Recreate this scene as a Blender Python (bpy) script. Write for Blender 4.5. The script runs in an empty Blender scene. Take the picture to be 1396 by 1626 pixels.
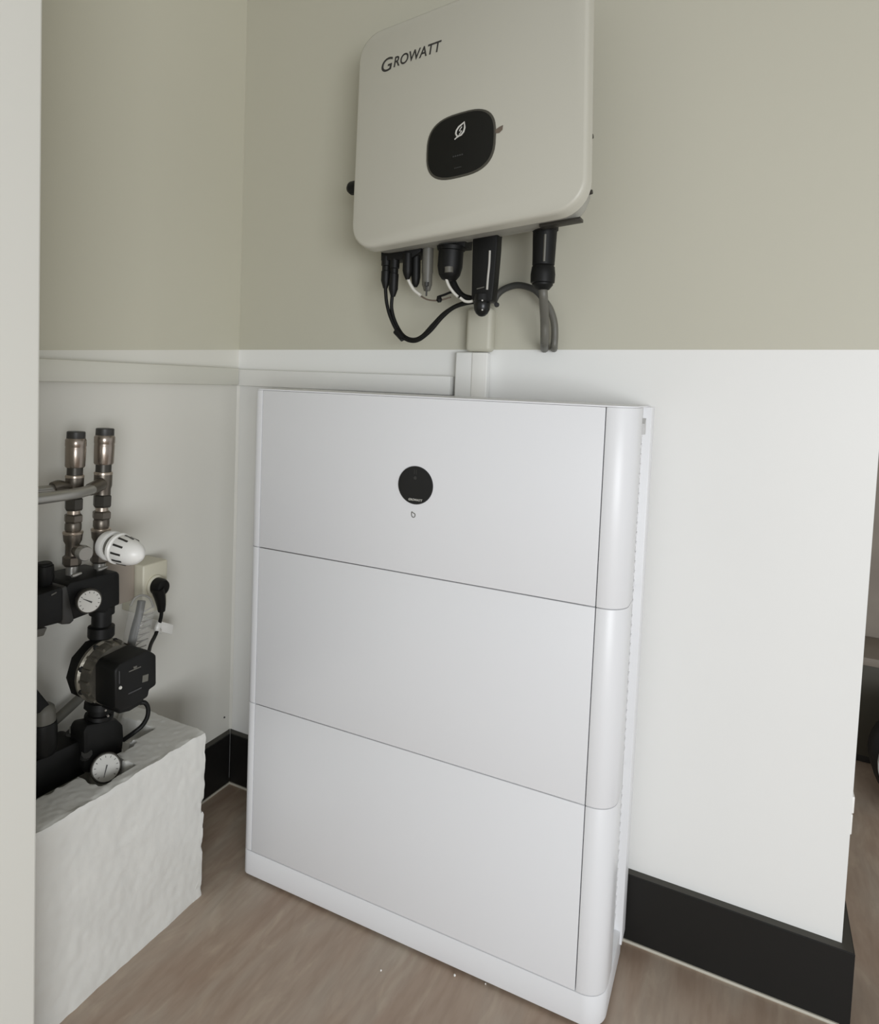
import bpy, bmesh, math, random
from mathutils import Vector, Matrix, noise
random.seed(4)
SC = bpy.context.scene
COL = SC.collection

# ------------------------------------------------------------------ camera
IW, IH = 1396, 1626
FPX, CX, CY = 1065.0, 654.9, 663.5
YAW, PITCH, ROLL = -0.4721, 0.0540, 0.0376
CAM = Vector((1.0814, -1.2142, 0.9734))
FWD = Vector((math.sin(YAW)*math.cos(PITCH), math.cos(YAW)*math.cos(PITCH), -math.sin(PITCH)))
_r = Vector((math.cos(YAW), -math.sin(YAW), 0)); _u = _r.cross(FWD)
RGT = _r*math.cos(ROLL) + _u*math.sin(ROLL); UPV = -_r*math.sin(ROLL) + _u*math.cos(ROLL)
cd = bpy.data.cameras.new('camera'); cam = bpy.data.objects.new('camera', cd); COL.objects.link(cam)
m = Matrix.Identity(4)
for i in range(3):
    m[i][0] = RGT[i]; m[i][1] = UPV[i]; m[i][2] = -FWD[i]; m[i][3] = CAM[i]
cam.matrix_world = m
cd.sensor_fit = 'VERTICAL'; cd.sensor_height = 36.0; cd.sensor_width = 36.0*IW/IH
cd.lens = FPX/IH*36.0
cd.shift_x = (IW/2 - CX)/IH
cd.shift_y = (CY - IH/2)/IH
cd.clip_start = 0.02; cd.clip_end = 50
SC.camera = cam

# ------------------------------------------------------------------ light
w = bpy.data.worlds.new('world'); SC.world = w; w.use_nodes = True
bg = w.node_tree.nodes['Background']; bg.inputs[0].default_value = (0.95, 0.98, 1.0, 1); bg.inputs[1].default_value = 0.56
def area(name, loc, target, sx, sy, power, color):
    l = bpy.data.lights.new(name, 'AREA'); l.shape = 'RECTANGLE'; l.size = sx; l.size_y = sy
    l.energy = power; l.color = color
    o = bpy.data.objects.new(name, l); COL.objects.link(o); o.location = loc
    o.rotation_euler = (Vector(target)-Vector(loc)).to_track_quat('-Z', 'Y').to_euler()
    return o
area('window_daylight', (2.8, -2.85, 0.80), (1.0, -0.2, 0.25), 1.6, 1.1, 64, (0.93, 0.96, 1.0))
SC.view_settings.view_transform = 'Standard'; SC.view_settings.look = 'None'
SC.view_settings.gamma = 1.0; SC.view_settings.use_curve_mapping = False
SC.view_settings.exposure = 0.0

# ------------------------------------------------------------------ materials
def mat(name, col, rough=0.5, metal=0.0, spec=0.5, trans=0.0, alpha=1.0, bump=None, var=None, coat=0.0, sss=0.0):
    m = bpy.data.materials.new(name); m.use_nodes = True
    nt = m.node_tree; b = nt.nodes['Principled BSDF']
    b.inputs['Base Color'].default_value = (*col, 1); b.inputs['Roughness'].default_value = rough
    b.inputs['Metallic'].default_value = metal; b.inputs['Specular IOR Level'].default_value = spec
    b.inputs['Transmission Weight'].default_value = trans; b.inputs['Alpha'].default_value = alpha
    b.inputs['Coat Weight'].default_value = coat
    if sss: b.inputs['Subsurface Weight'].default_value = sss; b.inputs['Subsurface Radius'].default_value = (.01, .01, .01)
    tc = nt.nodes.new('ShaderNodeTexCoord')
    if var:   # (scale vec, amount)
        mp = nt.nodes.new('ShaderNodeMapping'); mp.inputs['Scale'].default_value = var[0]
        nt.links.new(tc.outputs['Object'], mp.inputs[0])
        n = nt.nodes.new('ShaderNodeTexNoise'); n.inputs['Scale'].default_value = 1; n.inputs['Detail'].default_value = 6
        nt.links.new(mp.outputs[0], n.inputs[0])
        r = nt.nodes.new('ShaderNodeValToRGB')
        r.color_ramp.elements[0].position = .3; r.color_ramp.elements[1].position = .7
        r.color_ramp.elements[0].color = (*[c*(1-var[1]) for c in col], 1)
        r.color_ramp.elements[1].color = (*[min(1, c*(1+var[1])) for c in col], 1)
        nt.links.new(n.outputs['Fac'], r.inputs[0]); nt.links.new(r.outputs[0], b.inputs['Base Color'])
    if bump:
        n = nt.nodes.new('ShaderNodeTexNoise'); n.inputs['Scale'].default_value = bump[0]; n.inputs['Detail'].default_value = 4
        nt.links.new(tc.outputs['Object'], n.inputs[0])
        bp = nt.nodes.new('ShaderNodeBump'); bp.inputs['Strength'].default_value = bump[1]; bp.inputs['Distance'].default_value = bump[2]
        nt.links.new(n.outputs['Fac'], bp.inputs['Height']); nt.links.new(bp.outputs[0], b.inputs['Normal'])
    return m
M = {}
M['wall'] = mat('white_wall_board', (.84, .838, .812), .45, bump=(60, .05, .002), var=((2, 2, 2), .015))
M['upper'] = mat('wall_dim_exposure', (.535, .518, .425), .5, bump=(60, .05, .002), var=((2, 2, 2), .015))  # darker exposure of the upper half put into the wall colour
M['wall2'] = mat('wall_board_warm_exposure', (.78, .765, .70), .5, bump=(60, .05, .002), var=((2, 2, 2), .015))  # white board again, warm exposure cast put into the colour
M['upper2'] = mat('side_wall_dim_exposure', (.605, .585, .475), .5, bump=(60, .05, .002), var=((2, 2, 2), .015))  # lighter copy of the upper tone, dim exposure put into the colour
M['skirttop'] = mat('paler_skirting_top', (.050, .046, .036), .6)  # top face of the skirting, paler than its front
M['trim'] = mat('cream_trim', (.70, .69, .61), .4, bump=(40, .05, .002))
M['jamb'] = mat('jamb_paint', (.74, .73, .67), .45, bump=(40, .05, .002))
M['cab'] = mat('white_powder_coat', (.78, .785, .795), .38, bump=(900, .06, .0005))
M['cabtrim'] = mat('white_plastic_trim', (.785, .79, .80), .36)
M['joint'] = mat('shadow_joint_seal', (.62, .62, .61), .7)
M['inv'] = mat('white_casing_dimmed', (.545, .53, .455), .4, bump=(900, .05, .0005))  # white casing, darker exposure put into its colour
M['invd'] = mat('cast_casing_grey', (.42, .415, .37), .45)
M['black'] = mat('black_plastic', (.005, .005, .0045), .5, spec=.28)
M['blackg'] = mat('black_gloss', (.006, .006, .0055), .3, spec=.4)
M['dark'] = mat('dark_grey_plastic', (.035, .034, .031), .45)
M['ring'] = mat('dark_olive_bezel', (.09, .085, .07), .35, metal=.3)
M['skirt'] = mat('black_skirting', (.0105, .010, .009), .5, spec=.35)
M['skirtlow'] = mat('black_skirting_shade', (.012, .012, .010), .55)
M['caulk'] = mat('caulk', (.52, .49, .41), .5)
M['foam'] = mat('white_polystyrene', (.70, .695, .655), .30, bump=(55, .16, .003), var=((9, 9, 9), .04), sss=.15)
M['brass'] = mat('tarnished_nickel_brass', (.17, .15, .125), .36, metal=.8, bump=(80, .1, .001))
M['steel'] = mat('brushed_sleeve_metal', (.36, .31, .265), .27, metal=.9)
M['ringm'] = mat('pale_brass_ring', (.48, .41, .34), .3, metal=.8)
M['darkm'] = mat('dark_metal', (.07, .065, .055), .4, metal=.6)
M['chrome'] = mat('dull_pipe_metal', (.42, .41, .38), .32, metal=.7)
M['alu'] = mat('cast_motor_housing', (.22, .205, .17), .38, metal=.75, bump=(70, .3, .003), var=((25, 25, 25), .35))
M['white'] = mat('white_plastic', (.86, .85, .81), .35)
M['cream'] = mat('cream_socket_plastic', (.62, .59, .47), .4)
M['boxshade'] = mat('shaded_box_side', (.36, .31, .26), .5)  # shade on the socket box side put into the colour
M['dial'] = mat('gauge_dial', (.52, .51, .47), .3)
M['gcable'] = mat('grey_cable', (.13, .125, .105), .45)
M['hose'] = mat('dark_grey_hose', (.055, .055, .05), .5)
M['wcable'] = mat('white_wire', (.68, .66, .60), .4)
M['mark'] = mat('pale_print', (.60, .59, .54), .5)
M['dim'] = mat('dim_print', (.05, .05, .052), .5)
M['ink'] = mat('dark_ink', (.035, .033, .03), .5)
M['silver'] = mat('silver_strip', (.45, .44, .40), .35)
M['tan'] = mat('tan_wire', (.16, .125, .095), .5)
M['vac'] = mat('pale_grey_plastic', (.55, .55, .52), .4)
M['olive'] = mat('dark_olive_laminate', (.075, .07, .052), .55)
M['farwall'] = mat('taupe_far_wall', (.25, .215, .175), .6, var=((8, 8, 8), .1))
M['ceil'] = mat('ceiling_white', (.5, .49, .45), .7)
g = mat('clear_plastic', (.72, .72, .69), .12, alpha=.14); M['clear'] = g
g = mat('clear_plastic_edge', (.33, .32, .29), .2, alpha=.9); M['clearedge'] = g
# laminate floor: grain runs along y
fm = bpy.data.materials.new('wood_laminate'); fm.use_nodes = True; M['floor'] = fm
nt = fm.node_tree; b = nt.nodes['Principled BSDF']; b.inputs['Roughness'].default_value = .42
tc = nt.nodes.new('ShaderNodeTexCoord')
def nz(scale, det, dist=0.0):
    mp = nt.nodes.new('ShaderNodeMapping'); mp.inputs['Scale'].default_value = scale; nt.links.new(tc.outputs['Object'], mp.inputs[0])
    n = nt.nodes.new('ShaderNodeTexNoise'); n.inputs['Scale'].default_value = 1; n.inputs['Detail'].default_value = det; n.inputs['Distortion'].default_value = dist
    nt.links.new(mp.outputs[0], n.inputs[0]); return n.outputs['Fac']
def ramp(fac, stops):
    r = nt.nodes.new('ShaderNodeValToRGB'); e = r.color_ramp.elements
    e[0].position, e[0].color = stops[0][0], (*stops[0][1], 1); e[1].position, e[1].color = stops[-1][0], (*stops[-1][1], 1)
    for p, c in stops[1:-1]:
        q = e.new(p); q.color = (*c, 1)
    nt.links.new(fac, r.inputs[0]); return r.outputs[0]
def mix(a, bb, fac, mode='MIX'):
    x = nt.nodes.new('ShaderNodeMix'); x.data_type = 'RGBA'; x.blend_type = mode
    if isinstance(fac, float): x.inputs[0].default_value = fac
    else: nt.links.new(fac, x.inputs[0])
    nt.links.new(a, x.inputs[6]); nt.links.new(bb, x.inputs[7]); return x.outputs[2]
base = ramp(nz((11, 3.0, 1), 5, .8), [(.3, (.355, .255, .188)), (.5, (.405, .312, .240)), (.7, (.445, .374, .303))])
streak = ramp(nz((80, 13, 1), 5), [(.35, (.80, .78, .76)), (.6, (1, 1, 1))])
pale = ramp(nz((26, 9, 1), 6, 1.2), [(.52, (1, 1, 1)), (.68, (1.18, 1.22, 1.22))])
c1 = mix(base, streak, .55, 'MULTIPLY'); c2 = mix(c1, pale, .7, 'MULTIPLY')
nt.links.new(c2, b.inputs['Base Color'])
bp = nt.nodes.new('ShaderNodeBump'); bp.inputs['Strength'].default_value = .12; bp.inputs['Distance'].default_value = .001
nt.links.new(nz((120, 8, 1), 4), bp.inputs['Height']); nt.links.new(bp.outputs[0], b.inputs['Normal'])

# ------------------------------------------------------------------ helpers
def depth(p): return (Vector(p)-CAM).dot(FWD)
def at(px, py, axis, val):
    d = FWD + RGT*((px-CX)/FPX) - UPV*((py-CY)/FPX)
    return CAM + d*((val-CAM[axis])/d[axis])
def lx(px, py, X): return at(px, py, 0, X)      # a spot at distance X from the left wall
def by(px, py, Y): return at(px, py, 1, Y)      # a spot at distance Y from the back wall
def link(name, bm, mt, parent=None, smooth=True, bevel=0, seg=2, ang=35):
    bmesh.ops.recalc_face_normals(bm, faces=bm.faces[:])
    if bevel:
        es = [e for e in bm.edges if len(e.link_faces) == 2 and e.calc_face_angle(0) > math.radians(ang)]
        bmesh.ops.bevel(bm, geom=es, offset=bevel, segments=seg, affect='EDGES', profile=.5, clamp_overlap=True)
    me = bpy.data.meshes.new(name)
    bm.to_mesh(me); bm.free()
    for mm in (mt if isinstance(mt, (list, tuple)) else [mt]): me.materials.append(mm)
    if smooth:
        me.polygons.foreach_set('use_smooth', [True]*len(me.polygons))
        try: me.set_sharp_from_angle(angle=math.radians(38))
        except Exception: pass
    o = bpy.data.objects.new(name, me); COL.objects.link(o)
    if parent: o.parent = parent; o.matrix_parent_inverse = wm(parent).inverted()
    return o
def wm(o):
    mm = o.matrix_basis.copy()
    return (wm(o.parent) @ o.matrix_parent_inverse @ mm) if o.parent else mm
def thing(name, label, cat, loc, group=None):
    o = bpy.data.objects.new(name, None); COL.objects.link(o); o.location = loc; o.empty_display_size = .05
    o['label'] = label; o['category'] = cat
    if group: o['group'] = group
    return o
def tag(o, label, cat, group=None):
    o['label'] = label; o['category'] = cat
    if group: o['group'] = group
    return o
def struct(o): o['kind'] = 'structure'; return o
def box(bm, x0, x1, y0, y1, z0, z1, mi=0):
    v = [bm.verts.new((x, y, z)) for x in (x0, x1) for y in (y0, y1) for z in (z0, z1)]
    for f in ((0,1,3,2),(4,6,7,5),(0,4,5,1),(2,3,7,6),(0,2,6,4),(1,5,7,3)):
        bm.faces.new([v[i] for i in f]).material_index = mi
    return v
def prism(bm, pts, off):
    off = Vector(off); a = [bm.verts.new(p) for p in pts]; c = [bm.verts.new(Vector(p)+off) for p in pts]
    n = len(a); bm.faces.new(a); bm.faces.new(c[::-1])
    for i in range(n): bm.faces.new((a[i], c[i], c[(i+1) % n], a[(i+1) % n]))
def frame(d):
    d = Vector(d).normalized(); a = Vector((0, 0, 1)) if abs(d.z) < .9 else Vector((1, 0, 0))
    u = a.cross(d).normalized(); return u, d.cross(u), d
def lathe(bm, p0, p1, prof, n=20, hexes=False):
    """prof: list of (t in 0..1 along p0-p1, radius)"""
    p0 = Vector(p0); p1 = Vector(p1); u, v, d = frame(p1-p0); rings = []
    for t, r in prof:
        c = p0.lerp(p1, t)
        rings.append([bm.verts.new(c + (u*math.cos(2*math.pi*i/n)+v*math.sin(2*math.pi*i/n))*max(r, 1e-4)) for i in range(n)])
    for a, c in zip(rings, rings[1:]):
        for i in range(n): bm.faces.new((a[i], a[(i+1) % n], c[(i+1) % n], c[i]))
    bm.faces.new(rings[0][::-1]); bm.faces.new(rings[-1])
def catmull(pts, k=8):
    P = [Vector(p) for p in pts]; P = [P[0]*2-P[1]]+P+[P[-1]*2-P[-2]]; out = []
    for i in range(1, len(P)-2):
        for j in range(k):
            t = j/k; a, b_, c, d = P[i-1:i+3]
            out.append(.5*((2*b_)+(c-a)*t+(2*a-5*b_+4*c-d)*t*t+(3*b_-a-3*c+d)*t**3))
    out.append(P[-2]); return out
def tube(bm, pts, r, n=10, k=8):
    C = catmull(pts, k); rings = []; pu = None
    for i, c in enumerate(C):
        d = (C[min(i+1, len(C)-1)]-C[max(i-1, 0)]).normalized()
        u = (pu - d*pu.dot(d)).normalized() if pu is not None else frame(d)[0]
        pu = u; v = d.cross(u)
        rr = r(i/(len(C)-1)) if callable(r) else r
        rings.append([bm.verts.new(c+(u*math.cos(2*math.pi*j/n)+v*math.sin(2*math.pi*j/n))*rr) for j in range(n)])
    for a, c in zip(rings, rings[1:]):
        for j in range(n): bm.faces.new((a[j], a[(j+1) % n], c[(j+1) % n], c[j]))
    bm.faces.new(rings[0][::-1]); bm.faces.new(rings[-1])
def B(): return bmesh.new()
def rbox(name, mt, parent, x0, x1, y0, y1, z0, z1, bev=.002, seg=2):
    bm = B(); box(bm, x0, x1, y0, y1, z0, z1); return link(name, bm, mt, parent, bevel=bev, seg=seg)
def cyl(name, mt, parent, p0, p1, prof, n=20, smooth=True):
    bm = B(); lathe(bm, p0, p1, prof, n); return link(name, bm, mt, parent, smooth=smooth)
def rope(name, mt, parent, pts, r, n=10, k=8):
    bm = B(); tube(bm, pts, r, n, k); return link(name, bm, mt, parent)
def text_mesh(name, mt, parent, s, size, O, U, V, extr=.0004, shear=0, off=0.0, spacing=1.0, sizes=None):
    """flat lettering on plane O,U,V"""
    cu = bpy.data.curves.new(name, 'FONT'); cu.body = s; cu.size = size; cu.extrude = extr; cu.shear = shear; cu.offset = off
    cu.space_character = spacing; cu.small_caps_scale = .78
    if sizes:
        for i, ch in enumerate(s):
            if ch in sizes: cu.body_format[i].use_small_caps = True
    tmp = bpy.data.objects.new(name, cu); COL.objects.link(tmp)
    bpy.context.view_layer.update()
    me = bpy.data.meshes.new_from_object(tmp); bpy.data.objects.remove(tmp)
    U = Vector(U).normalized(); V = Vector(V).normalized(); N = U.cross(V)
    mtx = Matrix(((U.x, V.x, N.x, O[0]), (U.y, V.y, N.y, O[1]), (U.z, V.z, N.z, O[2]), (0, 0, 0, 1)))
    me.transform(mtx); me.materials.clear(); me.materials.append(mt); me.name = name
    o = bpy.data.objects.new(name, me); COL.objects.link(o)
    o.parent = parent; o.matrix_parent_inverse = wm(parent).inverted()
    return o

# ------------------------------------------------------------------ setting
XE = 1.25; BBH = .1225; BBT = .016
bm = B(); box(bm, -.3, 3.6, -3.2, 2.4, -.05, 0); struct(link('floor', bm, M['floor'], smooth=False))
bm = B(); box(bm, -.3, 3.6, -3.2, 2.4, 2.4, 2.45); struct(link('ceiling', bm, M['ceil'], smooth=False))
def two_tone(name, quad_low, quad_up, off, ma='wall', mb='upper'):
    """one wall, its upper zone coloured for a darker exposure; pts on the room side, offset gives thickness"""
    bm = B()
    for k, q in enumerate((quad_low, quad_up)):
        a = [bm.verts.new(p) for p in q]; c = [bm.verts.new(Vector(p)+Vector(off)) for p in q]
        fs = [bm.faces.new(a), bm.faces.new(c[::-1])]
        fs += [bm.faces.new((a[i], c[i], c[(i+1) % 4], a[(i+1) % 4])) for i in range(4)]
        for f in fs: f.material_index = k
    return struct(link(name, bm, [M[ma], M[mb]], smooth=False))
zc, ze = 1.0323, 1.0472        # edge of the painted-in exposure step on the back wall, corner and right end
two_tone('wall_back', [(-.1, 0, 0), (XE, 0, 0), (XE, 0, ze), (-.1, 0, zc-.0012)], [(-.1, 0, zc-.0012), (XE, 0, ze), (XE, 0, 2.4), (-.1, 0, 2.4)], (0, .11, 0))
pl = lx(62, 556, 0); zl2 = zc + (pl.z-zc)/(pl.y)*(-.8)
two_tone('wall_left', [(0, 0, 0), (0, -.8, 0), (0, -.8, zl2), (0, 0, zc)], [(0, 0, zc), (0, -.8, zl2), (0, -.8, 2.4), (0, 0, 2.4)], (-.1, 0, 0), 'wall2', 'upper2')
bm = B(); box(bm, -.1, .3, -.98, -.69, 0, 2.4); struct(link('wall_near', bm, M['jamb'], smooth=False, bevel=.003))
bm = B(); box(bm, .9, 3.6, 1.08, 1.18, 0, 2.4); struct(link('wall_far', bm, M['farwall'], smooth=False))
# ledge trim at eye level on both walls
bm = B(); box(bm, .0, .026, -.69, -.0265, .9505, .9885)
struct(link('trim_1', bm, M['trim'], bevel=.002))
bm = B(); box(bm, .0, .553, -.026, 0, .9495, .9865)
struct(link('trim_2', bm, M['wall'], bevel=.002))
# skirting: left wall, back wall with a bevelled top and a return round the wall end
def skirt(name, path, nrm):
    bm = B(); prof = [(0, 0), (BBT, 0), (BBT, BBH-.0015), (BBT-.0015, BBH), (0, BBH)]
    rings = []
    for (x, y), (nx, ny) in zip(path, nrm):
        rings.append([bm.verts.new((x+nx*a, y+ny*a, z)) for a, z in prof])
    for a, c in zip(rings, rings[1:]):
        for i in range(5): bm.faces.new((a[i], a[(i+1) % 5], c[(i+1) % 5], c[i])).material_index = 1 if i == 3 else 0
    bm.faces.new(rings[0]); bm.faces.new(rings[-1][::-1])
    return struct(link(name, bm, [M['skirt'], M['skirttop']], smooth=False))
skirt('baseboard_left', [(0, -.688), (0, -.002)], [(1, 0), (1, -1)])
skirt('baseboard_back', [(0.001, 0), (XE, 0), (XE, .108)], [(1, -1), (1, -1), (1, 0)])
# sealant bead along the foot
bm = B(); tube(bm, [(BBT+.001, -.68, .002), (BBT+.001, -BBT-.002, .002)], .0028, 6, 2); struct(link('trim_3', bm, M['caulk']))
bm = B(); tube(bm, [(BBT, -BBT-.001, .002), (.6, -BBT-.001, .002), (XE+.002, -BBT-.001, .002)], .0032, 6, 2); struct(link('trim_4', bm, M['caulk']))
# cover strip in the wall corner
bm = B(); prism(bm, [(0.0003, -.005, BBH+.002), (.006, -.0003, BBH+.002), (0.0003, -.0003, BBH+.002)], (0, 0, .826)); struct(link('trim_5', bm, M['wall2']))
# dark nail hole mark
o = cyl('wall_plug', M['dark'], None, lx(356, 1139, 0.0), lx(356, 1139, 0.0)+Vector((.002, 0, 0)), [(0, .0022), (1, .0018)], 8)
tag(o, 'tiny dark screw hole low on the left wall near the corner', 'wall plug')

# ------------------------------------------------------------------ battery cabinet
AL = .015; CA, SA = math.cos(AL), math.sin(AL); X0, YF = .2411, -.2281; W = .69; DEP = .190
Z1, Z2, Z3, ZB = .3475, .6505, .9475, .0545
def cb(u, v, z): return Vector((X0+u*CA-v*SA, YF+u*SA+v*CA, z))
cab = thing('battery_cabinet', 'tall white floor standing battery cabinet of three stacked modules with round black display', 'battery', cb(W/2, DEP/2, 0))
def cprism(bm, outline, z0, z1):
    prism(bm, [cb(u, v, z0) for u, v in outline], (0, 0, z1-z0))
def arc(cx, cy, r, a0, a1, n=8, ry=None):
    ry = ry or r
    return [(cx+r*math.cos(math.radians(a0+(a1-a0)*i/n)), cy+ry*math.sin(math.radians(a0+(a1-a0)*i/n))) for i in range(n+1)]
IL, IR = .022, .043
left_out = [(IL-.001, .0)] + arc(.014, .014, .014, 270, 180, 6)[0:] + [(0, .060), (IL-.001, .060)]
right_out = [(W-IR+.001, .0)] + arc(W-.034, .034, .034, 270, 360, 10) + [(W, .066), (W-IR+.001, .066)]
G = .0008
for name, z0, z1 in (('upper', Z2, Z3), ('middle', Z1, Z2), ('lower', ZB, Z1)):
    bm = B(); cprism(bm, [(.006, .012), (W-.012, .045), (W-.010, .155), (.006, .155)], z0+.002, z1-.002)
    mod = link('battery_module' if name != 'upper' else 'control_module', bm, M['joint'], cab, smooth=False)
    bm = B(); cprism(bm, [(IL+G*.5, 0), (W-IR-G*.6, 0), (W-IR-G*.6, .010), (IL+G*.5, .010)], z0+G, z1-G)
    link('front_panel', bm, M['cab'], mod, bevel=.0009)
    bm = B(); cprism(bm, left_out, z0+G*.8, z1-G*.8); link('side_cover', bm, M['cabtrim'], mod, bevel=.0007, ang=50)
    bm = B(); cprism(bm, right_out, z0+G*.8, z1-G*.8); link('side_cover', bm, M['cabtrim'], mod, bevel=.0007, ang=50)
# base plinth, carried round the corners
bm = B()
cprism(bm, [(IL, .0)] + arc(.014, .014, .014, 270, 180, 6) + [(0, .165), (W, .165)] + arc(W-.034, .034, .034, 360, 270, 10), .006, ZB-G)
link('plinth', bm, M['cabtrim'], cab, bevel=.0012, ang=50)
for u in (.05, W-.05):
    for v in (.05, .135):
        bm = B(); lathe(bm, cb(u, v, 0), cb(u, v, .007), [(0, .014), (1, .014)], 12); link('foot', bm, M['black'], cab)
# lid
bm = B()
cprism(bm, [(IL, .001)] + arc(.015, .015, .014, 270, 180, 6) + [(0.001, .160), (W-.001, .160)] + arc(W-.035, .035, .034, 360, 270, 10), Z3-.0005, Z3+.0022)
link('lid', bm, M['cabtrim'], cab, bevel=.0008, ang=50)
# rear cooling body with fins on the right side
bm = B(); cprism(bm, [(.012, .155), (W+.003, .152), (W+.003, DEP), (.012, DEP)], .03, Z3-.001); link('back_plate', bm, M['cabtrim'], cab, bevel=.001)
bm = B()
for z0, z1 in ((.62, .915), (.37, .61), (.08, .33)):
    n = int((z1-z0)/.016)
    for i in range(n):
        z = z0+i*.016
        box_pts = [cb(W-.012, .082, z), cb(W-.012, .140, z+.006), cb(W-.012, .140, z+.011), cb(W-.012, .082, z+.005)]
        prism(bm, box_pts, (Vector((CA, SA, 0))*.0045))
o = link('cooling_fins', bm, M['cabtrim'], cab, smooth=False); o['kind'] = 'stuff'
bm = B(); prism(bm, [cb(W-.011, .085, .905), cb(W-.011, .10, .905), cb(W-.011, .10, .93), cb(W-.011, .085, .922)], Vector((CA, SA, 0))*.0125)
link('latch', bm, M['joint'], cab)
# round display
fU = Vector((CA, SA, 0)); fV = Vector((0, 0, 1)); fN = fU.cross(fV)   # fN points to the viewer (-y)
def oncab(px, py):
    d = FWD + RGT*((px-CX)/FPX) - UPV*((py-CY)/FPX); P0 = cb(0, 0, 0)
    return CAM + d*((P0-CAM).dot(fN)/d.dot(fN))
c = oncab(660, 770.5); R = (oncab(660, 740)-oncab(660, 801)).length/2
dsp = cyl('display', M['blackg'], cab, c-fN*.002, c+fN*.0022, [(0, R), (.7, R), (1, R-.0008)], 48)
cyl('sensor', M['dark'], dsp, c+fV*.0125+fN*.0018, c+fV*.0125+fN*.0026, [(0, .0028), (1, .0028)], 14)
bm = B()
for s in (-1, 1):
    q = c+fV*.0225+fU*.0018*s+fN*.0024
    prism(bm, [q-fU*.0005-fV*.004, q+fU*.0005-fV*.004, q+fU*.0005+fV*.004, q-fU*.0005+fV*.004], fN*.0002)
link('status_light', bm, M['dark'], dsp)
text_mesh('lettering', M['mark'], dsp, 'GROWATT', .0050, c-fV*.0258-fU*.0115+fN*.0024, fU, fV, .0001, .2, .0001)
q = oncab(656.5, 817)
bm = B()
tube(bm, [q+fN*.0004+fU*a*.0036+fV*b_*.0048 for a, b_ in ((-.8, 1), (-.9, .3), (-.7, -.6), (.1, -1), (.9, -.5), (.8, .3), (.1, .5), (-.7, .9))], .0007, 5, 4)
link('power_symbol', bm, M['gcable'], cab)

# ------------------------------------------------------------------ inverter on the wall
IYAW, ITILT, IROLL = -0.1003, -0.1116, -0.0752
IM = Matrix.Rotation(IYAW, 3, 'Z') @ Matrix.Rotation(ITILT, 3, 'X') @ Matrix.Rotation(IROLL, 3, 'Y')
IO = Vector((.3948, -.15, 1.2106)); IW_, IH_ = .4458, .418
def iv(u, d, v): return IO + IM @ Vector((u, d, v))     # d: 0 = front face, + = towards the wall
iU, iD, iV = IM @ Vector((1, 0, 0)), IM @ Vector((0, 1, 0)), IM @ Vector((0, 0, 1))
def oninv(px, py, d=0.0):
    dr = FWD + RGT*((px-CX)/FPX) - UPV*((py-CY)/FPX); P0 = iv(0, d, 0)
    return CAM + dr*((P0-CAM).dot(iD)/dr.dot(iD))
inv = thing('solar_inverter', 'dimmed white wall mounted solar inverter with rounded front cover and black oval display', 'inverter', iv(IW_/2, .06, 0))
def rrect(u0, u1, v0, v1, r, n=8):
    o = []
    for cx_, cy_, a in ((u1-r, v0+r, -90), (u1-r, v1-r, 0), (u0+r, v1-r, 90), (u0+r, v0+r, 180)):
        o += arc(cx_, cy_, r, a, a+90, n)
    return o
def loft(bm, layers):
    rings = [[bm.verts.new(iv(u, d, v)) for u, v in ol] for d, ol in layers]
    n = len(rings[0])
    bm.faces.new(rings[0]); bm.faces.new(rings[-1][::-1])
    for a, c_ in zip(rings, rings[1:]):
        for i in range(n): bm.faces.new((a[i], a[(i+1) % n], c_[(i+1) % n], c_[i]))
bm = B(); r = .050
loft(bm, [(0, rrect(.006, IW_-.006, .006, IH_-.006, r-.006)), (.0012, rrect(.003, IW_-.003, .003, IH_-.003, r-.003)),
          (.004, rrect(.0008, IW_-.0008, .0008, IH_-.0008, r)), (.009, rrect(0, IW_, 0, IH_, r)), (.024, rrect(-.001, IW_+.001, -.001, IH_+.001, r))])
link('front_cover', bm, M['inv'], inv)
bm = B()
loft(bm, [(.0235, rrect(.008, IW_-.006, .004, IH_-.01, .045)), (.055, rrect(.010, IW_-.010, .004, IH_-.012, .042)), (.060, rrect(.03, IW_-.016, .006, IH_-.03, .03)), (.076, rrect(.04, IW_-.03, .008, IH_-.05, .03))])
link('housing', bm, M['invd'], inv)
# bracket to the wall
bm = B(); loft(bm, [(.07, rrect(.08, .36, .02, .30, .01, 2)), (.0905, rrect(.08, .36, .02, .30, .01, 2))]); br = link('mounting_bracket', bm, M['invd'], inv)
for u in (.12, .30):
    for v in (.05, .27):
        a = iv(u, .091, v); cyl('spacer', M['invd'], br, a, Vector((a.x, -.0005, a.z)), [(0, .007), (1, .007)], 10)
# display: outline from its four tangents
a0, a1 = oninv(673, 293), oninv(789.5, 168)
def loc2(p): q = p-IO; return q.dot(iU), q.dot(iV)
us = [loc2(oninv(*q)) for q in ((673, 293), (787, 272), (682, 187), (789, 168))]
u0 = (us[0][0]+us[2][0])/2; u1 = (us[1][0]+us[3][0])/2; v0 = (us[0][1]+us[1][1])/2; v1 = (us[2][1]+us[3][1])/2
def squircle(u0, u1, v0, v1, k=2.9, n=48):
    o = []; cu_, cv_ = (u0+u1)/2, (v0+v1)/2; a, b_ = (u1-u0)/2, (v1-v0)/2
    for i in range(n):
        t = 2*math.pi*i/n; c_, s_ = math.cos(t), math.sin(t)
        o.append((cu_+a*math.copysign(abs(c_)**(2/k), c_), cv_+b_*math.copysign(abs(s_)**(2/k), s_)))
    return o
bm = B(); loft(bm, [(-.0016, squircle(u0+.001, u1-.001, v0+.001, v1-.001)), (.001, squircle(u0, u1, v0, v1))]); bez = link('display_bezel', bm, M['ring'], inv)
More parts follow.
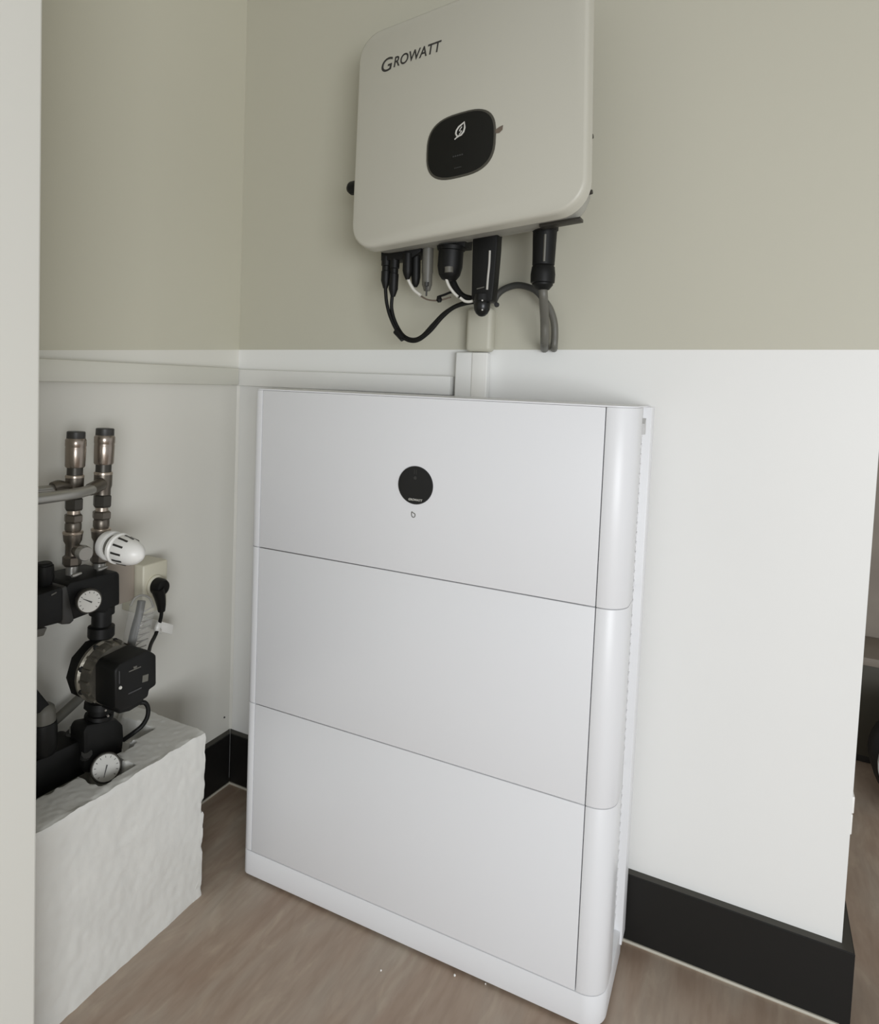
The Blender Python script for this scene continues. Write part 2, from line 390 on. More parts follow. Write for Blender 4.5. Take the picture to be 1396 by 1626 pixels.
bm = B(); loft(bm, [(-.0022, squircle(u0+.0042, u1-.0042, v0+.0042, v1-.0042)), (.0, squircle(u0+.0035, u1-.0035, v0+.0035, v1-.0035))]); link('display_screen', bm, M['blackg'], bez)
# leaf emblem
c = oninv(731, 208, -.0024)
def leafpt(a, b_): return c + iU*a + iV*b_
bm = B()
leaf = [(-.0055, -.0085), (-.0085, -.003), (-.0075, .0025), (-.003, .008), (.0075, .0135), (.0085, .004), (.0065, -.003), (.002, -.0075), (-.0055, -.0085)]
tube(bm, [leafpt(*q) for q in leaf], .0016, 6, 1)
tube(bm, [leafpt(*q) for q in ((-.0105, -.0125), (-.0075, -.0105), (-.002, -.0085))], .0011, 6, 4)
tube(bm, [leafpt(*q) for q in ((.003, .007), (-.002, .0005), (.003, -.0005), (-.002, -.0055))], .0008, 6, 2)
link('leaf_emblem', bm, M['mark'], bez)
for (x, y, s) in ((727, 247, .006), (727, 266, .004)):
    c2_ = oninv(x, y, -.0023); bm = B()
    for k in range(-2, 3): lathe(bm, c2_+iU*k*s*.7, c2_+iU*k*s*.7-iD*.0002, [(0, s*.25), (1, s*.25)], 8)
    link('status_light', bm, M['dim'], bez)
# pull tab at the right edge of the display
bm = B(); t = [oninv(x, y, -.0004) for x, y in ((786, 207), (793, 202), (799, 199), (798, 206), (793, 211), (787, 212))]
prism(bm, t, -iD*.001); link('film_tab', bm, M['tan'], inv)
# lettering
pa, pb = oninv(606, 115, -.0003), oninv(698, 79, -.0003)
wl = (pb-pa).length
tm = text_mesh('lettering', M['ink'], inv, 'G', .0365, pa-iD*.0002-iU*.004-iV*.001, iU, iV, .0002, .18, .0002)
tm = text_mesh('lettering', M['ink'], inv, 'ROWATT', .0275, pa-iD*.0002+iU*.0255+iV*.0018, iU, iV, .0002, .18, .0003, 1.02)
me = tm.data; xs = [ (v.co-pa).dot(iU) for v in me.vertices]; s = (wl*1.03-.0255)/(max(xs)-.0255)
for v in me.vertices:
    k = (v.co-pa).dot(iU)-.0255; v.co += iU*(k*(s-1))
# switch knob on the left side, side screws on the right
p = oninv(557, 305, .03); u_, v_ = (p-IO).dot(iU), (p-IO).dot(iV)
cyl('rotary_switch', M['black'], inv, iv(.012, .018, v_), iv(-.024, .018, v_), [(0, .013), (.75, .013), (.85, .012), (1, .007)], 12)
for v in (.04, .13):
    cyl('side_screw', M['darkm'], inv, iv(IW_-.010, .040, v), iv(IW_-.003, .040, v), [(0, .004), (1, .0035)], 10)
bm = B(); prism(bm, [iv(IW_-.09, .040, .004), iv(IW_-.022, .040, .004), iv(IW_-.022, .056, .004), iv(IW_-.09, .056, .004)], -iV*.005); link('lower_flange', bm, M['darkm'], inv, bevel=.0005)

# sockets under the inverter, then what plugs into them
YP = -.095
def ivpoly(name, pts, Y, thick, mt, parent, bev=.001):
    bm = B(); prism(bm, [by(x, y, Y) for x, y in pts], (0, thick, 0)); return link(name, bm, mt, parent, bevel=bev)
def up(name, mt, parent, x0, y0, x1, y1, Y, prof, n=16, smooth=True):
    p0, p1 = by(x0, y0, Y), by(x1, y1, Y); s = depth(p0)/FPX; L = y1-y0
    return cyl(name, mt, parent, p0, p1, [((t-y0)/L, r_*s) for t, r_ in prof], n, smooth)
ivpoly('socket_block', [(605, 400), (668, 386), (668, 399), (652, 411), (605, 414)], YP-.008, .035, M['black'], inv)
ivpoly('socket_block', [(693, 378), (740, 368), (738, 392), (694, 395)], YP-.008, .035, M['black'], inv)
ivpoly('socket_block', [(751, 366), (787, 357), (787, 372), (751, 374)], YP-.008, .035, M['black'], inv)
ivpoly('socket_block', [(844, 347), (886, 337), (884, 352), (845, 356)], YP-.008, .035, M['black'], inv)

sc = thing('solar_cable', 'thin black twin cable looping down from the two leftmost plugs under the inverter', 'cable', by(615, 408, YP))
for (xa, ya, xb, yb) in ((614, 408, 612, 458), (627, 412, 624, 471)):
    up('plug', M['black'], sc, xa, ya, xb, yb, YP, [(ya, 8), (ya+14, 8), (ya+15, 6.5), (ya+22, 6.5), (ya+23, 7.5), (yb-12, 7.5), (yb, 3.6)], 12)
rope('wire', M['black'], sc, [by(x, y, YP) for x, y in ((612, 456), (614, 480), (620, 503), (631, 526), (645, 539), (662, 541), (682, 527), (704, 502), (724, 487), (752, 480), (764, 482))], .0034)
rope('wire', M['black'], sc, [by(x, y, YP+.004) for x, y in ((623, 468), (622, 490), (628, 512), (640, 532), (655, 539), (670, 534), (688, 515), (706, 497), (728, 484), (752, 478), (764, 480))], .0034)
bm = B(); lathe(bm, by(629, 525, YP+.002), by(641, 538, YP+.002), [(0, .007), (1, .007)], 10); link('cable_tie', bm, M['black'], sc)

c2 = thing('short_cable', 'black double plug with a short white wire, second from the left under the inverter', 'cable', by(655, 405, YP))
up('plug', M['black'], c2, 648, 403, 647, 444, YP-.006, [(403, 8), (430, 8), (436, 6.5), (444, 3)], 12)
up('plug', M['black'], c2, 661, 396, 660, 456, YP+.006, [(396, 7.5), (440, 7.5), (450, 6), (456, 2.5)], 12)
rope('wire', M['wcable'], c2, [by(x, y, YP-.004) for x, y in ((648, 443), (652, 452), (658, 461), (668, 469))], .0030)

c3 = thing('grey_plug', 'slim dark grey plug hanging between the two groups of black plugs', 'plug', by(679, 390, YP))
up('plug_body', M['gcable'], c3, 680, 386, 678, 462, YP+.006, [(386, 9), (432, 9), (436, 8), (452, 8), (462, 5)], 12)
up('clip', M['dark'], c3, 678, 448, 677, 470, YP-.008, [(448, 3.5), (454, 3.5), (455, 1.5), (470, 1.5)], 8)

c4 = thing('communication_cable', 'black bell shaped connector with a white striped cable curving behind the dongle', 'cable', by(715, 380, YP))
up('connector', M['black'], c4, 717, 392, 713, 446, YP-.004, [(392, 22), (398, 22), (399, 20), (424, 20), (437, 17), (444, 12), (446, 6)], 18)
up('label', M['gcable'], c4, 713, 424, 713, 433, YP-.022, [(424, 7), (433, 7)], 10)
rope('cable', M['black'], c4, [by(x, y, YP+.016) for x, y in ((716, 440), (724, 458), (734, 470), (750, 475), (768, 474))], .0065)
rope('white_stripe', M['wcable'], c4, [by(x, y, YP-.012) for x, y in ((707, 436), (712, 452), (720, 464), (727, 471))], .0026)
rope('white_stripe', M['wcable'], c4, [by(x, y, YP-.012) for x, y in ((731, 473), (738, 478), (746, 479), (753, 477))], .0026)

c5 = thing('wire_tail', 'thin tan wire end tied up beside the white striped cable', 'wire', by(700, 470, YP))
rope('wire', M['tan'], c5, [by(x, y, YP+.012) for x, y in ((668, 470), (680, 476), (697, 477), (716, 472))], .0016)
up('tip', M['black'], c5, 697, 470, 698, 480, YP+.010, [(470, 3), (476, 5), (480, 3)], 8)
rope('sleeve', M['black'], c5, [by(x, y, YP+.014) for x, y in ((697, 471), (706, 468), (718, 464), (730, 468))], .0022)

dg = thing('data_dongle', 'long black data dongle with a silver edge strip and round end cap under the inverter', 'dongle', by(768, 372, YP))
ivpoly('body', [(750, 379), (754, 371), (786, 364), (790, 372), (789, 395), (784, 452), (781, 478), (752, 484), (748, 470), (749, 420)], YP-.020, .026, M['black'], dg, .003)
rope('silver_strip', M['silver'], dg, [by(x, y, YP-.021) for x, y in ((778, 398), (777, 420), (775, 440), (773.5, 460))], .0020, 8, 3)
ivpoly('label', [(757, 458), (769, 455), (769, 456.4), (757, 459.4)], YP-.0206, .0004, M['gcable'], dg, 0)
up('end_cap', M['blackg'], dg, 766, 468, 765, 503, YP-.012, [(468, 13), (478, 14), (480, 12.5), (483, 13.5), (492, 12.5), (498, 9.5), (502, 5), (503, 1)], 24)
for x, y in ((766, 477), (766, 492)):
    cyl('painted_glint', M['silver'], dg, by(x, y, YP-.028), by(x, y, YP-.030), [(0, .0016), (1, .0014)], 8)  # pale dots painting glints on the end cap

hz = thing('grey_hose', 'dark grey flexible hose arching over from the dongle and down behind the thick grey cable', 'hose', by(835, 453, -.03))
rope('hose', M['hose'], hz, [by(x, y, -.026) for x, y in ((783, 482), (790, 468), (803, 458), (822, 453), (842, 457), (856, 466), (868, 483))], .0062)
rope('lower_hose', M['gcable'], hz, [by(x, y, -.024) for x, y in ((866, 479), (874, 492), (880, 512), (881, 532), (880, 549))]+[by(880, 553, -.012), by(880, 554, .002)], .0064)

ac = thing('power_cable', 'thick grey power cable hanging from a black screw gland at the right of the inverter', 'cable', by(862, 350, YP))
up('gland', M['black'], ac, 866, 358, 861, 461, YP, [(358, 21), (366, 21), (368, 19), (421, 17.5), (422, 16.5), (424, 18), (436, 19.5), (449, 19), (450, 16.5), (453, 16.5), (460, 11), (461, 7)], 20)
rope('painted_highlight', M['gcable'], ac, [by(x, y, YP-.0195) for x, y in ((866, 372), (865, 394), (864, 415))], .0022, 6, 2)  # pale strip painting a highlight down the gland
rope('cable', M['gcable'], ac, [by(862, 455, YP), by(863, 470, YP), by(864, 490, YP+.015), by(865, 512, YP+.037), by(865, 532, YP+.045), by(865, 545, YP+.055), by(865, 552, YP+.078), by(865, 553.5, .002)], .0078, 12)

# white cable trunking beside the ledge
tr = thing('cable_trunking', 'white vertical cable trunking on the back wall rising from behind the cabinet', 'trunking', (.595, 0, .5))
rbox('trunk_cover', M['wall'], tr, .5605, .626, -.022, -.001, BBH+.003, 1.034, .004, 3)
rbox('trunk_edge', M['white'], tr, .596, .6275, -.0245, -.0205, BBH+.003, 1.033, .0019, 3)
rbox('upper_trunk', M['upper'], tr, .583, .634, -.030, -.001, 1.0345, 1.118, .008, 3)  # white trunking in the colour dimmed for exposure
cyl('trunk_plug', M['black'], tr, by(789, 484, -.031), by(789, 484, -.024), [(0, .004), (1, .005)], 8)

# ------------------------------------------------------------------ heating pipework on the left wall
def lu(name, mt, parent, x0, y0, x1, y1, X, prof, n=20, smooth=True):
    p0, p1 = lx(x0, y0, X), lx(x1, y1, X); s = depth(p0)/FPX; L = y1-y0
    return cyl(name, mt, parent, p0, p1, [((t-y0)/L, r_*s) for t, r_ in prof], n, smooth)
def riser(nm, label, f, X, dy):
    t = thing('pipe_riser', label, 'pipe', lx(f(905), 905+dy, X), 'vertical pipe risers')
    def seg(name, mt, prof, n=20, smooth=True):
        a, b_ = prof[0][0], prof[-1][0]
        return lu(name, mt, t, f(a), a+dy, f(b_), b_+dy, X, [(y+dy, r_) for y, r_ in prof], n, smooth)
    seg('end_cap', M['dark'], [(683, 12.5), (684, 13.6), (694, 13.8), (696, 13)])
    sl = seg('sleeve', M['steel'], [(694, 14), (697, 15.6), (706, 15.6), (707, 15.0), (709, 15.0), (710, 15.3), (738, 14.8), (740, 13.5)])
    seg('collar', M['darkm'], [(739, 11.8), (753, 11.8)])
    seg('rim', M['ringm'], [(752, 13), (753, 14), (756, 14), (757, 13)])
    seg('tee_body', M['brass'], [(756, 13.6), (774, 13.6), (779, 12), (788, 12)], 20)
    seg('hex_nut', M['darkm'], [(788, 12), (790, 14), (805, 14), (808, 12.5)], 6, False)
    seg('neck', M['ringm'], [(807, 9.5), (815, 9.5)])
    seg('hex_nut', M['brass'], [(814, 12), (816, 14.2), (825, 14.2), (828, 12)], 6, False)
    seg('neck', M['brass'], [(827, 11), (830, 12.2), (838, 12.2), (841, 11)])
    seg('rim', M['ringm'], [(841, 13.5), (842, 15.2), (845, 15.2), (846, 14.5)])
    seg('valve_body', M['brass'], [(845, 14.6), (856, 13.5), (862, 10.5), (880, 10.5)])
    seg('union_nut', M['brass'], [(879, 11), (882, 14.2), (893, 14.2), (896, 12)], 8, False)
    seg('tail', M['chrome'], [(895, 9), (914, 9)])
    return t
fl = lambda y: 121.0-(y-683)*.032
fr_ = lambda y: 167.0-(y-683)*.040
rl = riser('l', 'left of two tarnished metal pipe risers with a black top cap', fl, .075, 2)
rr = riser('r', 'right of two tarnished metal pipe risers, beside the white valve head', fr_, .075, -3)
# lock shield with round cap on left riser
p = lx(131, 877, .10)
cyl('valve_bonnet', M['brass'], rl, lx(117, 872, .075), p, [(0, .009), (.4, .010), (1, .0125)], 12)
cyl('round_cap', M['chrome'], rl, p, p+Vector((.014, -.004, 0)), [(0, .0125), (.8, .0125), (1, .011)], 20)
hp = thing('heating_pipe', 'dull metal pipe bending in from the left to the right riser', 'pipe', lx(70, 790, .12))
rope('tube', M['chrome'], hp, [lx(40, 795, .13), lx(70, 791, .125), lx(105, 786, .12), lx(128, 782, .112), lx(146, 777, .10), lx(158, 772, .088)], .0088, 14)
cyl('elbow_cap', M['brass'], hp, lx(140, 779, .102), lx(160, 769, .084), [(0, .0088), (.2, .0108), (1, .0112)], 14)
hp2 = thing('rear_heating_pipe', 'short dull metal pipe with dark elbow joining the left riser', 'pipe', lx(80, 775, .07))
rope('tube', M['chrome'], hp2, [lx(40, 780, .08), lx(70, 777, .08), lx(90, 775, .08)], .0062, 12)
rope('elbow', M['brass'], hp2, [lx(84, 775, .08), lx(92, 772, .08), lx(102, 774, .077), lx(112, 778, .073)], .0100, 12)

# thermostatic head
th = thing('thermostat_head', 'white ribbed thermostatic valve head on the right riser', 'valve head', lx(162, 863, .085))
p0 = lx(163, 862, .085); ax = Vector((.096, .001, -.009))
def thp(a): return p0+ax*a
cyl('valve_stem', M['brass'], th, lx(158, 866, .076), thp(.12), [(0, .009), (1, .012)], 14)
cyl('mounting_ring', M['white'], th, thp(.05), thp(.26), [(0, .017), (.25, .0235), (.85, .0262), (1, .025)], 28)
cyl('groove', M['gcable'], th, thp(.25), thp(.40), [(0, .020), (1, .020)], 24)
knob = cyl('knob', M['white'], th, thp(.36), thp(1.0), [(0, .0235), (.06, .0268), (.14, .0268), (.18, .0245), (.40, .0238), (.62, .0215), (.80, .0175), (.92, .0115), (1, .004)], 32)
u_, v_, d_ = frame(ax)
for k in range(11):
    a = 2*math.pi*(k+.5)/11; rd = u_*math.cos(a)+v_*math.sin(a); tg = d_.cross(rd)
    bm = B(); q0 = thp(.38+.62*.22)+rd*.0240; q1 = thp(.38+.62*.56)+rd*.0222
    prism(bm, [q0-tg*.0017, q1-tg*.0015, q1+tg*.0015, q0+tg*.0017], rd*.0012); link('slot', bm, M['dark'], knob)

# upper mixing block
def xpoly(name, pts, X, back, mt, parent, bev=.003):
    bm = B(); prism(bm, [lx(x, y, X) for x, y in pts], (-(X-back), 0, 0)); return link(name, bm, mt, parent, bevel=bev)
mx = thing('mixing_block', 'black plastic mixing block with a round dial gauge below the two risers', 'valve block', lx(150, 940, .05))
xpoly('body', [(104, 935), (112, 925), (186, 907), (191, 911), (191, 960), (180, 965), (178, 975), (150, 972), (106, 989)], .115, .03, M['black'], mx, .004)
xpoly('side_housing', [(40, 952), (97, 932), (101, 936), (101, 986), (94, 990), (40, 1004)], .125, .04, M['black'], mx, .005)
xpoly('bracket', [(98, 934), (106, 930), (118, 985), (112, 991), (98, 992)], .118, .05, M['dark'], mx, .002)
lu('regulator_knob', M['black'], mx, 70, 893, 70, 934, .09, [(893, 10), (895, 12), (897, 12), (898, 14), (918, 15), (926, 12), (934, 12)], 18)
for x, y in ((121, 913), (162, 903)):
    cyl('lock_clip', M['chrome'], mx, lx(x-7, y+2, .105), lx(x+8, y-3, .105), [(0, .0025), (.3, .0036), (1, .002)], 10)
xpoly('sight_mark', [(82, 944), (90, 940), (90, 941.5), (82, 946)], .1262, .1252, M['gcable'], mx, 0)
xpoly('drain_cap', [(40, 1003), (76, 996), (70, 1010), (40, 1016)], .10, .07, M['gcable'], mx, .002)
lu('outlet', M['black'], mx, 162, 962, 160, 1022, .095, [(962, 19), (974, 19), (975, 15), (992, 15), (994, 20), (1009, 20), (1015, 15), (1022, 15)], 18)
def gauge(parent, px, py, X, rpx, nrm, ang):
    c = lx(px, py, X); s = depth(c)/FPX; R = rpx*s; n = Vector(nrm).normalized()
    g_ = cyl('gauge', M['darkm'], parent, c-n*.022, c+n*.004, [(0, R*.55), (.3, R*.8), (.5, R), (.92, R*1.04), (1, R*.97)], 32)
    cyl('dial', M['dial'], g_, c+n*.003, c+n*.0046, [(0, R*.9), (1, R*.9)], 32)
    u, v, d = frame(n); q = c+n*.005
    bm = B()
    for k in range(11):
        a = math.radians(-135+27*k+90); e = u*math.cos(a)+v*math.sin(a); f_ = d.cross(e)
        prism(bm, [q+e*R*.68-f_*.0004, q+e*R*.82-f_*.0004, q+e*R*.82+f_*.0004, q+e*R*.68+f_*.0004], n*.0002)
    link('tick_marks', bm, M['dark'], g_, smooth=False)
    e = u*math.cos(ang)+v*math.sin(ang); f_ = d.cross(e); bm = B()
    prism(bm, [q-e*R*.2-f_*.0012, q+e*R*.62-f_*.0003, q+e*R*.62+f_*.0003, q-e*R*.2+f_*.0012], n*.0006); link('needle', bm, M['dark'], g_, smooth=False)
    return g_
gauge(mx, 141, 954, .135, 19, (.93, -.36, .05), 2.6)

# circulation pump: axis along +x
pm = thing('circulation_pump', 'black circulation pump with a cast metal motor ring and square control head', 'pump', lx(213, 1078, .17)-Vector((.1, 0, 0)))
pc = lx(213, 1080, .185); cxp = lambda X: Vector((X, pc.y, pc.z))
cyl('volute', M['black'], pm, cxp(.078), cxp(.107), [(0, .040), (.2, .052), (.85, .053), (1, .050)], 10)
cyl('motor_ring', M['alu'], pm, cxp(.106), cxp(.1365), [(0, .0525), (.2, .0535), (.3, .0500), (.7, .0485), (1, .047)], 36)
for k in range(8):
    a = 2*math.pi*(k+.5)/8
    q = cxp(.108)+Vector((0, math.cos(a), math.sin(a)))*.047
    cyl('bolt', M['black'], pm, q, q+Vector((.008, 0, 0))+Vector((0, math.cos(a), math.sin(a)))*.003, [(0, .0055), (1, .005)], 8)
bm = B()
for k in range(16):
    a = 2*math.pi*k/16; e = Vector((0, math.cos(a), math.sin(a))); f_ = Vector((0, -math.sin(a), math.cos(a)))
    q = cxp(.114)+e*.047
    prism(bm, [q-f_*.0022, q+f_*.0022, q+f_*.0022+Vector((.020, 0, 0)), q-f_*.0022+Vector((.020, 0, 0))], e*.0045)
link('cooling_ribs', bm, M['alu'], pm, smooth=False)
HX = .185
hd = xpoly('control_head', [(183, 1066), (190, 1055), (236, 1032), (249, 1040), (249, 1088), (238, 1096), (236, 1107), (213, 1121), (192, 1131), (183, 1125)], HX, .135, M['black'], pm, .004)
xpoly('label_mark', [(205, 1066), (224, 1058), (224, 1059.5), (205, 1067.5)], HX+.0007, HX-.001, M['gcable'], hd, 0)
xpoly('label_mark', [(212, 1059), (218, 1057), (217, 1060.5), (213, 1062)], HX+.0007, HX-.001, M['gcable'], hd, 0)
xpoly('label_mark', [(227, 1073), (236, 1070), (235, 1081), (226, 1084)], HX+.0007, HX-.001, M['gcable'], hd, 0)
xpoly('label_mark', [(204, 1101), (225, 1091), (225, 1093), (204, 1103)], HX+.0007, HX-.001, M['dim'], hd, 0)
xpoly('label_mark', [(189, 1066), (190.5, 1066), (190.5, 1086), (189, 1086)], HX+.0007, HX-.001, M['dim'], hd, 0)
cyl('button', M['mark'], hd, lx(191, 1092, HX), lx(191, 1092, HX)+Vector((.0015, 0, 0)), [(0, .003), (1, .0025)], 12)
xpoly('terminal_box', [(184, 1124), (186, 1112), (232, 1104), (226, 1118), (206, 1130), (190, 1134)], .165, .12, M['black'], pm, .003)
xpoly('rating_plate', [(124, 1080), (130, 1083), (132, 1104), (126, 1103)], .1035, .100, M['alu'], pm, 0)
lu('pump_union', M['black'], pm, 160, 1112, 157, 1139, .10, [(1112, 24), (1122, 24), (1123, 19), (1132, 18), (1133, 22), (1139, 22)], 12)
for x, y in ((167, 1127), (171, 1136)):
    cyl('union_screw', M['chrome'], pm, lx(x, y, .122), lx(x, y, .122)+Vector((.003, -.001, 0)), [(0, .0022), (1, .0018)], 8)

# lower manifold lying in the foam block
lm = thing('lower_manifold', 'black manifold bar with a dial gauge sunk into the polystyrene block', 'manifold', lx(120, 1230, .07))
xpoly('bar', [(30, 1222), (97, 1190), (135, 1172), (139, 1228), (60, 1270), (30, 1286)], .105, .045, M['black'], lm, .006)
xpoly('elbow_body', [(133, 1163), (139, 1151), (187, 1142), (197, 1151), (198, 1172), (194, 1206), (150, 1228), (134, 1228)], .118, .08, M['black'], lm, .006)
gauge(lm, 168, 1219, .150, 22, (.80, -.45, .38), 4.4)
vn = lu('vent_ring', M['dark'], lm, 119, 1160, 119, 1186, .075, [(1160, 12), (1164, 16), (1168, 16), (1170, 14), (1175, 17), (1186, 17)], 16)
lu('vent_nut', M['chrome'], vn, 120, 1149, 119, 1163, .075, [(1149, 4), (1152, 4.5), (1154, 9), (1163, 10)], 6, False)
cyl('lug', M['dark'], lm, lx(133, 1206, .106), lx(138, 1196, .118), [(0, .007), (1, .009)], 10)
lc = thing('actuator', 'black cylindrical actuator with a grey domed top at the left end of the lower manifold', 'actuator', lx(70, 1190, .09))
lu('body', M['black'], lc, 68, 1146, 68, 1196, .10, [(1146, 20), (1150, 21), (1190, 21), (1196, 18)], 20)
lu('dome', M['gcable'], lc, 70, 1118, 69, 1147, .10, [(1118, 10), (1122, 15), (1130, 17), (1147, 18)], 20)
xpoly('side_cover', [(40, 1080), (58, 1092), (80, 1119), (66, 1132), (40, 1140)], .11, .06, M['black'], lc, .003)
bp_ = thing('bypass_pipe', 'grey bypass pipe slanting up behind the pump towards the right', 'pipe', lx(105, 1130, .03))
rope('tube', M['gcable'], bp_, [lx(78, 1152, .035), lx(100, 1133, .035), lx(125, 1110, .035), lx(140, 1095, .035)], .0085, 12, 4)
pcab = tag(rope('pump_cable', M['black'], None, [lx(222, 1116, .135), lx(230, 1116, .14), lx(235, 1124, .143), lx(234, 1138, .143), lx(226, 1152, .138), lx(213, 1163, .13), lx(196, 1175, .112)], .0040, 10),
    'thin black cable looping from the pump down to the lower manifold', 'cable')

# wall socket with plug
sk = thing('socket_box', 'cream surface mounted socket box on the left wall', 'socket', lx(248, 930, .0))
pA, pB_ = lx(229, 894, .062), lx(268, 950, .062)
pC = lx(268, 893, .062)
ytop = pA.z
bm = B(); box(bm, .001, .060, pA.y, pC.y, lx(245, 972, .062).z, (pA.z+pC.z)/2); link('box', bm, M['cream'], sk, bevel=.004, seg=3)
q = lx(247, 930, .062)
cyl('socket_rim', M['cream'], sk, q-Vector((.004, 0, 0)), q+Vector((.003, 0, 0)), [(0, .021), (.8, .021), (1, .019)], 28)
bm = B(); box(bm, .001, .040, pA.y-.066, pA.y-.002, pA.z-.075, pA.z+.006); link('shaded_side', bm, M['boxshade'], sk, bevel=.003)  # separate darker block painting the shaded side of the box
pg = thing('power_plug', 'black angled mains plug in the cream socket with its black cable', 'plug', q)
cyl('plug_head', M['black'], pg, q, q+Vector((.024, 0, 0)), [(0, .0165), (.7, .0165), (.95, .014), (1, .010)], 24)
rope('plug_neck', M['black'], pg, [lx(250, 934, .078), lx(254, 948, .076), lx(256, 960, .074), lx(256.5, 970, .072)], lambda t: .0125-.0055*t, 12)
rope('cable', M['black'], pg, [lx(256.5, 968, .072), lx(256, 978, .070), lx(252.5, 992, .064), lx(247, 1008, .07), lx(240, 1022, .09), lx(236, 1036, .12)], .0036, 10)
ct = thing('cable_clip', 'small white rectangular clip holding the black cable on the left wall', 'clip', lx(265, 998, .0))
bm = B(); a = [lx(x, y, .050) for x, y in ((257, 987), (276, 992), (274, 1008), (254, 1003))]; prism(bm, a, (-.0485, 0, 0)); link('block', bm, M['white'], ct, bevel=.0015)
rope('strap', M['white'], ct, [lx(253, 988, .062), lx(250, 996, .066), lx(249, 1003, .062), lx(253, 1003, .053)], .0055, 8, 4)

# clear plastic pouch with a sensor rod and a coiled capillary
bgp = thing('clear_pouch', 'clear plastic tube pouch holding a dark rod and coiled thin wire beside the pump', 'pouch', lx(225, 1000, .10))
P_ = [lx(x, y, .115) for x, y in ((228, 946), (224, 975), (218, 1005), (213, 1034))]
bm = B(); tube(bm, P_, lambda t: .0225*min(1, math.sqrt(max(.02, t*5))) if t < .2 else .0225, 20, 6); link('sleeve', bm, M['clear'], bgp)
rope('rod', M['hose'], bgp, [lx(225, 954, .115), lx(221, 975, .115), lx(214, 1000, .115), lx(208, 1026, .115)], .0072, 10, 4)
pts = []
for i in range(50):
    t = i/49; a = t*2*math.pi*6
    c = lx(236-13*t, 966+62*t, .118); pts.append(c+Vector((.004*math.sin(a), .013*math.cos(a), .004*math.sin(a))))
rope('coil', M['clearedge'], bgp, pts, .0012, 5, 2)
rope('rim', M['clearedge'], bgp, [lx(207, 962, .105), lx(214, 950, .105), lx(226, 945, .105), lx(238, 950, .105), lx(244, 964, .105)], .0022, 8, 4)

# ------------------------------------------------------------------ polystyrene block
def sm(a, b_, x): t = max(0, min(1, (x-a)/(b_-a))); return t*t*(3-2*t)
BX0, BX1, BY0, BY1, BZ = .018, .211, -.682, -.302, .312
def hgt(x, y):
    n1 = noise.noise(Vector((x*40, y*40, 0)))*.006; n2 = noise.noise(Vector((x*120, y*120, 3)))*.002
    e = x+n1+n2
    main = (1-sm(.126, .136, e))*(1-sm(-.403, -.390, y+n1))
    gn = (1-sm(.178, .188, e))*sm(-.512, -.502, y+n1)*(1-sm(-.448, -.438, y+n1))
    slope = (1-sm(.112, .124, e))*(1-sm(-.350, -.335, y+n1*2))
    d = max(main*.150, gn*.08, slope*(.03+noise.noise(Vector((x*90, y*90, 7)))*.012))
    rim = .004*noise.noise(Vector((x*25, y*25, 9)))*sm(.19, .21, x)
    return BZ - d + n2*.5 + noise.noise(Vector((x*14, y*14, 5)))*.0015 + rim
nx, ny, nzv = 54, 100, 60
bm = B(); top = []
for i in range(nx+1):
    row = []
    for j in range(ny+1):
        x = BX0+(BX1-BX0)*i/nx; y = BY0+(BY1-BY0)*j/ny
        row.append((x, y, hgt(x, y)))
    top.append(row)
def disp(x, y, z):
    """chipped, slightly rounded side faces"""
    v = Vector((x, y, z)); k = noise.noise(v*22)*.0016+noise.noise(v*75)*.0012
    nxd = sm(BX1-.004, BX1, x); nyd = sm(BY1-.004, BY1, y)
    chip = max(0, noise.noise(Vector((z*38, y*26, 4)))-.12)*.016 if nxd and nyd else 0
    low = sm(.05, 0, z)
    x2 = x + nxd*(k-chip*.9+.002*low); y2 = y + nyd*(k-chip-.010*sm(.20, 0, z)-.014*low)
    if nxd and z > BZ-.004: x2 -= .0018
    return (x2, y2, z+(noise.noise(v*60)*.0015 if nxd and z > BZ-.004 else 0))
V = [[bm.verts.new(disp(*top[i][j])) for j in range(ny+1)] for i in range(nx+1)]
for i in range(nx):
    for j in range(ny): bm.faces.new((V[i][j], V[i+1][j], V[i+1][j+1], V[i][j+1]))
def side(loop):
    prev = [V[i][j] for i, j in loop]
    for k in range(1, nzv+1):
        cur = []
        for idx, (i, j) in enumerate(loop):
            x, y, z = top[i][j]; zz = z*(1-k/nzv); cur.append(bm.verts.new(disp(x, y, zz)))
        for a in range(len(loop)-1): bm.faces.new((prev[a], cur[a], cur[a+1], prev[a+1]))
        prev = cur
side([(nx, j) for j in range(ny+1)]); side([(i, ny) for i in range(nx, -1, -1)])
side([(0, j) for j in range(ny, -1, -1)]); side([(i, 0) for i in range(nx+1)])
bmesh.ops.remove_doubles(bm, verts=bm.verts[:], dist=.00002)
o = link('foam_block', bm, M['foam'], None)
tag(o, 'large white polystyrene block on the floor hollowed out around the black manifold', 'foam block')
crumbs = ((605, 1542, .0016, 'white foam crumb on the floor, the one left of centre and nearest the viewer'), (722, 1550, .002, 'largest white foam crumb on the floor, just in front of the cabinet foot'),
          (771, 1563, .0013, 'small white foam crumb on the floor, rightmost and closest to the cabinet edge'))
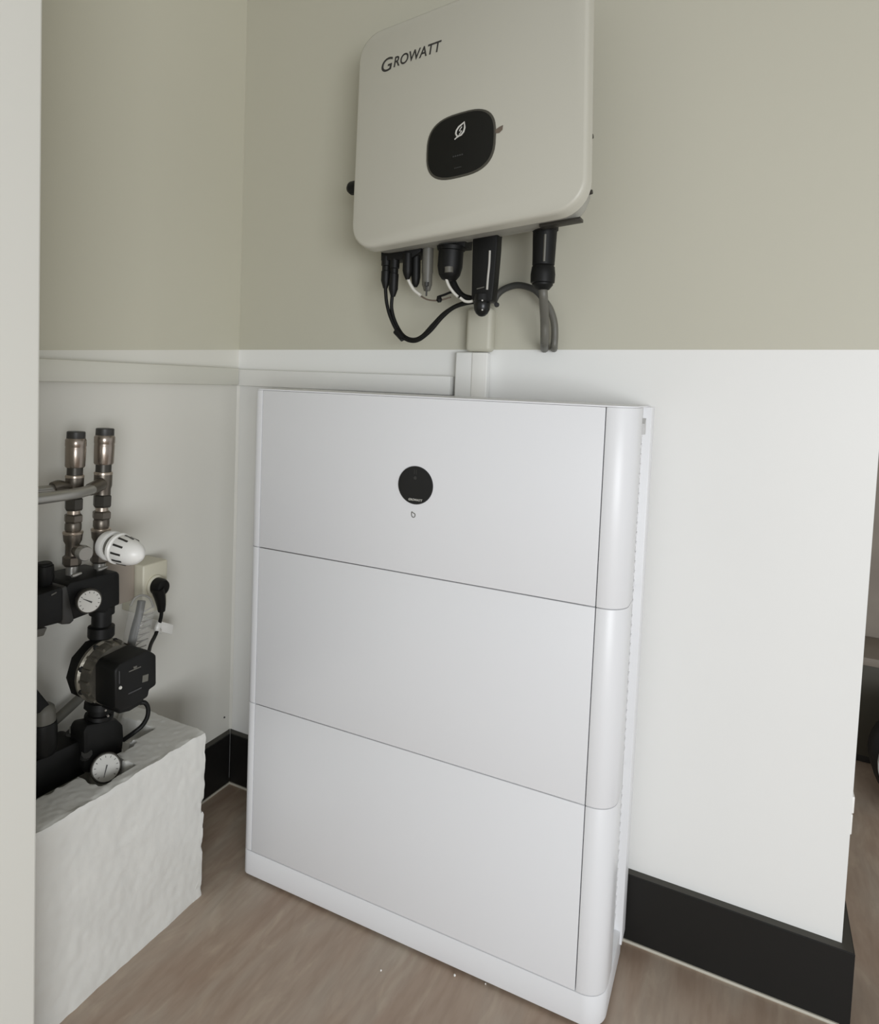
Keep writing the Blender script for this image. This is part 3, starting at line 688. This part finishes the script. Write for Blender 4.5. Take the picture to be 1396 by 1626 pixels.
for x, y, r_, lb in crumbs:
    q = at(x, y, 2, .0)
    bm = B(); bmesh.ops.create_icosphere(bm, subdivisions=2, radius=r_, matrix=Matrix.Translation(q+Vector((0, 0, r_*.8))))
    for v in bm.verts: v.co += Vector((noise.noise(v.co*900), noise.noise(v.co*900+Vector((5, 0, 0))), 0))*.0003
    tag(link('foam_crumb', bm, M['white'], None), lb, 'crumb', 'foam crumbs on the floor')

# ------------------------------------------------------------------ right hand end of the wall, and beyond
hb = thing('white_catch', 'small white two part plastic block low on the end of the right wall', 'catch', (XE+.01, .1, .29))
za, zb_ = at(1352, 1250, 0, XE+.012), at(1350, 1320, 0, XE+.012)
zm = at(1351, 1281, 0, XE+.012).z
rbox('upper_piece', M['white'], hb, XE+.0005, XE+.014, .078, .104, zm+.001, za.z, .0015)
rbox('lower_piece', M['white'], hb, XE+.0005, XE+.013, .078, .102, zb_.z, zm-.001, .0015)
lo = thing('low_cupboard', 'low dark olive cupboard seen past the right end of the wall', 'cupboard', (1.6, 1.0, 0))
rbox('carcass', M['olive'], lo, 1.28, 2.1, .90, 1.075, .02, .27, .004)
rbox('top', M['farwall'], lo, 1.27, 2.12, .885, 1.078, .27, .292, .003)
rbox('base', M['dark'], lo, 1.29, 2.08, .91, 1.07, 0, .021, .001)
vc = thing('canister_vacuum', 'black rounded appliance with a pale grey side at the right edge of the photo', 'appliance', (1.47, .72, 0))
c = Vector((1.492, .72, .119))
def disc(name, mt, r, x0, x1, par, z=1.0):
    bm = B(); lathe(bm, (0, x0, 0), (0, x1, 0), [(0, r*.9), (.2, r), (.8, r), (1, r*.92)], 36)
    for v in bm.verts: v.co.z *= z; v.co += c
    return link(name, bm, mt, par)
disc('body', M['black'], .115, -.05, .06, vc, 1.02)
disc('side_panel', M['vac'], .106, -.066, -.045, vc, 1.02)
rope('handle', M['black'], vc, [c+Vector((-.085, -.01, .07)), c+Vector((-.055, -.01, .118)), c+Vector((.0, -.01, .140)), c+Vector((.06, -.01, .10))], .009, 10)
